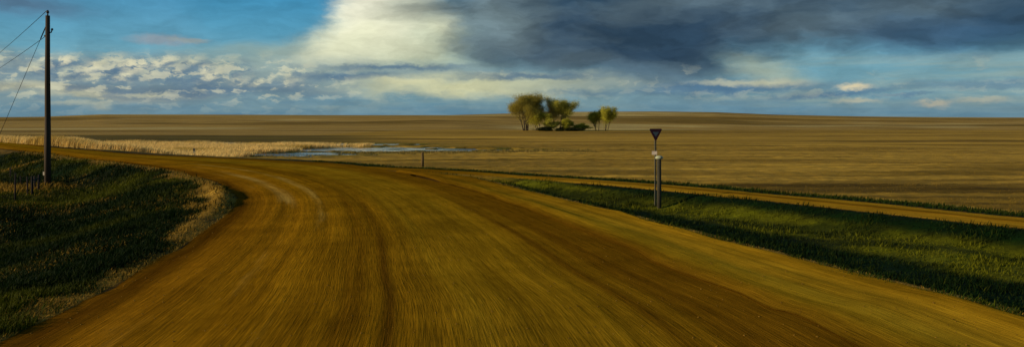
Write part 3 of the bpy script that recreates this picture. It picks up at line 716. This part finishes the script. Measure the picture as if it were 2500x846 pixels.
# ------------------------------------------------------------------ yield sign and capped post
def settle(px, pb, Y=22.0):
    for _ in range(40): X = at(px, Y); Y = Y*.6+.4*(CH-hz(X, Y))*F/(pb-PPY)
    return at(px, Y), Y, hz(at(px, Y), Y)
def yield_sign():
    X, Y, z = settle(1600, 500); top = zt(314, Y)-z; s = Y/F
    root = empty('yield_sign', (X, Y, z), math.radians(-4)); tag(root, 'red-bordered triangular yield sign on a thin metal post in the ditch grass', 'road sign')
    root.rotation_euler[2] = math.radians(21)
    hw = 19.5*s; hh = 32*s; zc = top
    def tri(k, rr=.14):          # inverted triangle with rounded corners
        pts = []
        cs = [(-hw*k, zc-(1-k)*hh*.33), (hw*k, zc-(1-k)*hh*.33), (0, zc-hh*(.5+.5*k)-(1-k)*hh*.12)]
        for i in range(3):
            p = Vector(cs[i]); a = Vector(cs[i-1]); b = Vector(cs[(i+1) % 3])
            q0 = p.lerp(a, rr); q1 = p.lerp(b, rr)
            for t in (0, .25, .5, .75, 1): pts.append(tuple((1-t)**2*q0+2*t*(1-t)*p+t*t*q1))
        return pts
    mb = MB(); mb.prism(tri(1), -.022, -.019); mb.build('sign_face', M_RED, root)
    mb = MB(); mb.prism(tri(.99), -.0185, -.0165); mb.build('sign_backing', M_SGRAY, root)
    c = [( -hw*.46, zc-hh*.25), (hw*.46, zc-hh*.25), (0, zc-hh*.62)]
    mb = MB(); mb.prism(c, -.025, -.0225); mb.build('sign_centre', M_DULLW, root)
    mb = MB(); w = .022
    n = int((top-.04)/.05)                                   # perforated channel post
    mb.box((-w, 0, (top-.03)/2-.15), (.008, .012, (top-.03)/2+.15)); mb.box((w, 0, (top-.03)/2-.15), (.008, .012, (top-.03)/2+.15))
    for i in range(n): mb.box((0, .004, i*.05), (.0145, .005, .013))
    mb.build('post', M_STEEL, root)
    for dz in (.06, hh*.55): mb = MB(); mb.tube([(0, -.03, top-dz), (0, .02, top-dz)], .008, 8); mb.build('bolt', M_DARK, root)
    mb = MB(); mb.box((-.02, -.034, 0), (6.5*s, .003, 4.5*s)); pl = mb.build('small_plate', M_DULLW, root); pl.location = (0, 0, zt(373, Y)-z); pl.rotation_euler = (0, 0, math.radians(-52))
    return X, Y
sx, sy = yield_sign()
def capped_post():
    X, Y, z = settle(1609, 508); s = Y/F; top = zt(386, Y)-z
    root = empty('marker_post', (X, Y, z)); tag(root, 'thick grey wooden post with a pale cap beside the yield sign', 'post')
    mb = MB(); mb.tube([(0, 0, -.2), (.003, 0, top*.5), (0, 0, top-.02), (0, 0, top)], [.072, .068, .066, .06], 14, .03); mb.build('post', M_GREYW, root, True)
    mb = MB(); mb.tube([(0, 0, top-.02), (0, 0, top), (0, 0, top+.04), (0, 0, top+.075), (0, 0, top+.085)], [.11, .125, .12, .09, .02], 16); mb.build('cap', M_PALE, root, True)
capped_post()
M_FPOST = simple('brown_post_wood', (.11, .068, .018), .9, .4, (12, 12, 1.5))
def small_posts():
    X, Y, z = settle(1031, 406, 60.0); s = Y/F; H = zt(371, Y)-z
    root = empty('field_post', (X, Y, z)); tag(root, 'dark weathered wooden post standing alone in front of the pond', 'post')
    mb = MB(); mb.tube([(0, 0, -.2), (.02, 0, H*.5), (.01, 0, H-.03), (.01, 0, H)], [.10, .09, .085, .06], 10, .08); mb.build('post', M_FPOST, root, True)
    mb = MB(); mb.tube([(0, -.11, H-.15), (0, .10, H-.15)], .015, 6); mb.build('staple', M_DARK, root)
    Y = 60.5; X = at(474, Y)
    for _ in range(5): pass
    z = hz(X, Y); H = zt(361, Y)-z
    root = empty('delineator', (X, Y, z)); tag(root, 'short grey marker stake in front of the straw reeds', 'marker')
    mb = MB(); mb.box((0, 0, H/2-.1), (.10, .012, H/2+.1)); mb.build('stake', M_MARK, root)
    mb = MB(); mb.box((-.02, -.016, H-.14), (.07, .003, .10)); mb.build('reflector', M_GREYW, root)
small_posts()

# ------------------------------------------------------------------ trees
M_BARK = simple('bark', (.045, .033, .018), .95, .4, (5, 5, 1.5)); M_LEAF = blade_mat('leaf', .35)
def tree(px, Y, pt, width_px, label, stems=4, leafc=(.13, .125, .014), dens=1.0, low=.22, seed=1, name='tree', bias=0.0, pbase=None):
    R = random.Random(seed); X = at(px, Y); z = hz(X, Y); H = zt(pt, Y)-z; RW = width_px/2*Y/F
    root = empty(name, (X, Y, z)); tag(root, label, 'tree' if name == 'tree' else 'bush', 'trees in the far field' if name == 'tree' else 'bushes under the far trees')
    mb = MB(); tips = []
    def grow(p, d, L, r, lv):
        pts = [p]; n = 4
        for i in range(n):
            d = (d+Vector((R.gauss(0, .13), R.gauss(0, .13), R.gauss(0, .06)+.04))).normalized(); p = p+d*L/n; pts.append(p)
        rad = [r*(1-.55*i/n) for i in range(n+1)]
        mb.tube(pts, rad, 6 if lv < 2 else 4)
        if lv >= 1 or R.random() < .6:
            for q in pts[1:]: tips.append((q, lv))
        if lv < 4:
            for _ in range(R.choice((2, 3, 3)) if lv else 3):
                q = pts[R.randint(2, n)]; a = R.uniform(0, 6.28); sp = R.uniform(.35, .8)
                dd = (d+Vector((math.cos(a)*sp, math.sin(a)*sp, R.uniform(-.05, .35)))).normalized()
                grow(q, dd, L*R.uniform(.58, .78), r*.5, lv+1)
    for s_ in range(stems):
        a = 6.28*s_/max(1, stems)+R.uniform(-.4, .4); q = Vector((math.cos(a)*min(RW*.2, .7, H*(.12 if name == 'tree' else .02)), math.sin(a)*min(RW*.15, .5, H*(.1 if name == 'tree' else .02)), -.2))
        sp = RW/H*.55 if stems > 1 else .05
        grow(q, Vector((math.cos(a)*sp+bias, math.sin(a)*sp, 1)).normalized(), H*.40*R.uniform(.85, 1.1), H*.015, 0)
    # fit the skeleton to the photo's height and width
    A = np.array(mb.v); zx = max(t[0].z for t in tips); wx = np.percentile([abs(t[0].x-bias*3) for t in tips], 94)
    sz = H*.96/zx; sx_ = RW/wx*.9
    mb.v = [(v[0]*sx_, v[1]*sx_, v[2]*sz) for v in mb.v]; mb.build('trunk', M_BARK, root)
    T = np.array([(t[0].x*sx_, t[0].y*sx_, t[0].z*sz) for t in tips if t[0].z*sz > low*H])
    n = int(30000*dens*(H/12)); idx = rng.integers(0, len(T), n)
    # clumps: some twigs carry many leaves, some almost none
    wgt = np.clip(rng.gamma(1.1, 1, len(T)), 0, 4)*(.5+T[:, 2]/H); wgt /= wgt.sum(); idx = rng.choice(len(T), n, p=wgt)
    P = T[idx]+rng.normal(0, .42, (n, 3))*np.array([1.3, 1.2, 1])*(H/12+.3)
    u = rng.normal(size=(n, 3)); u /= np.linalg.norm(u, axis=1)[:, None]; w = rng.normal(size=(n, 3)); w = np.cross(u, w); w /= np.linalg.norm(w, axis=1)[:, None]
    sz_ = rng.uniform(.06, .14, n)[:, None]
    V_ = np.stack([P-u*sz_, P-w*sz_*.6, P+u*sz_, P+w*sz_*.6], 1)
    f = np.arange(n*4).reshape(n, 4)
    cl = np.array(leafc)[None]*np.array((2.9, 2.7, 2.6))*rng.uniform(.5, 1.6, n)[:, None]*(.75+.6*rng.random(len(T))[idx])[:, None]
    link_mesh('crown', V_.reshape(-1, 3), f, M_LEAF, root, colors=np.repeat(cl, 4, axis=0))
TY = 248.0
tree(1283, TY, 223, 74, 'tallest and fullest tree of the clump, at its left end', 6, (.100, .088, .014), 2.2, .03, 3)
tree(1340, TY+5, 236, 44, 'thin sparse pale tree just right of the tallest one', 2, (.17, .15, .045), .8, .08, 8)
tree(1368, TY, 238, 62, 'forked tree with a leaning crown, second largest in the clump', 3, (.13, .125, .018), 1.05, .06, 12, bias=.08)
tree(1318, TY-4, 268, 50, 'low bushy tree filling the gap beside the tallest tree', 4, (.13, .125, .014), .9, .05, 21)
tree(1458, TY+3, 266, 36, 'small tree of the separate right-hand pair, its left one', 3, (.13, .125, .012), .9, .05, 31)
tree(1480, TY, 259, 42, 'small tree of the separate right-hand pair, its taller right one', 3, (.14, .135, .014), .9, .05, 44)
tree(1384, TY-6, 288, 26, 'leafy yellow-green bush at the foot of the forked tree', 5, (.11, .11, .010), 1.0, .0, 51, 'bush')
tree(1418, TY-2, 301, 36, 'low rounded bush in the gap between the clump and the pair', 6, (.11, .105, .010), 1.6, .0, 61, 'bush')
tree(1365, TY-8, 310, 110, 'long low dark leaf strip added in place of the shaded bank at the foot of the tree clump', 8, (.006, .008, .002), 6.0, .0, 81, 'bush')  # added strip: near-black leaves stand in for shade on the bank
tree(1349, TY-5, 296, 34, 'low dark bush under the thin pale tree', 5, (.06, .065, .010), 1.2, .0, 71, 'bush')

# ------------------------------------------------------------------ render
sc.render.engine = 'CYCLES'
sc.cycles.max_bounces = 4; sc.cycles.diffuse_bounces = 2
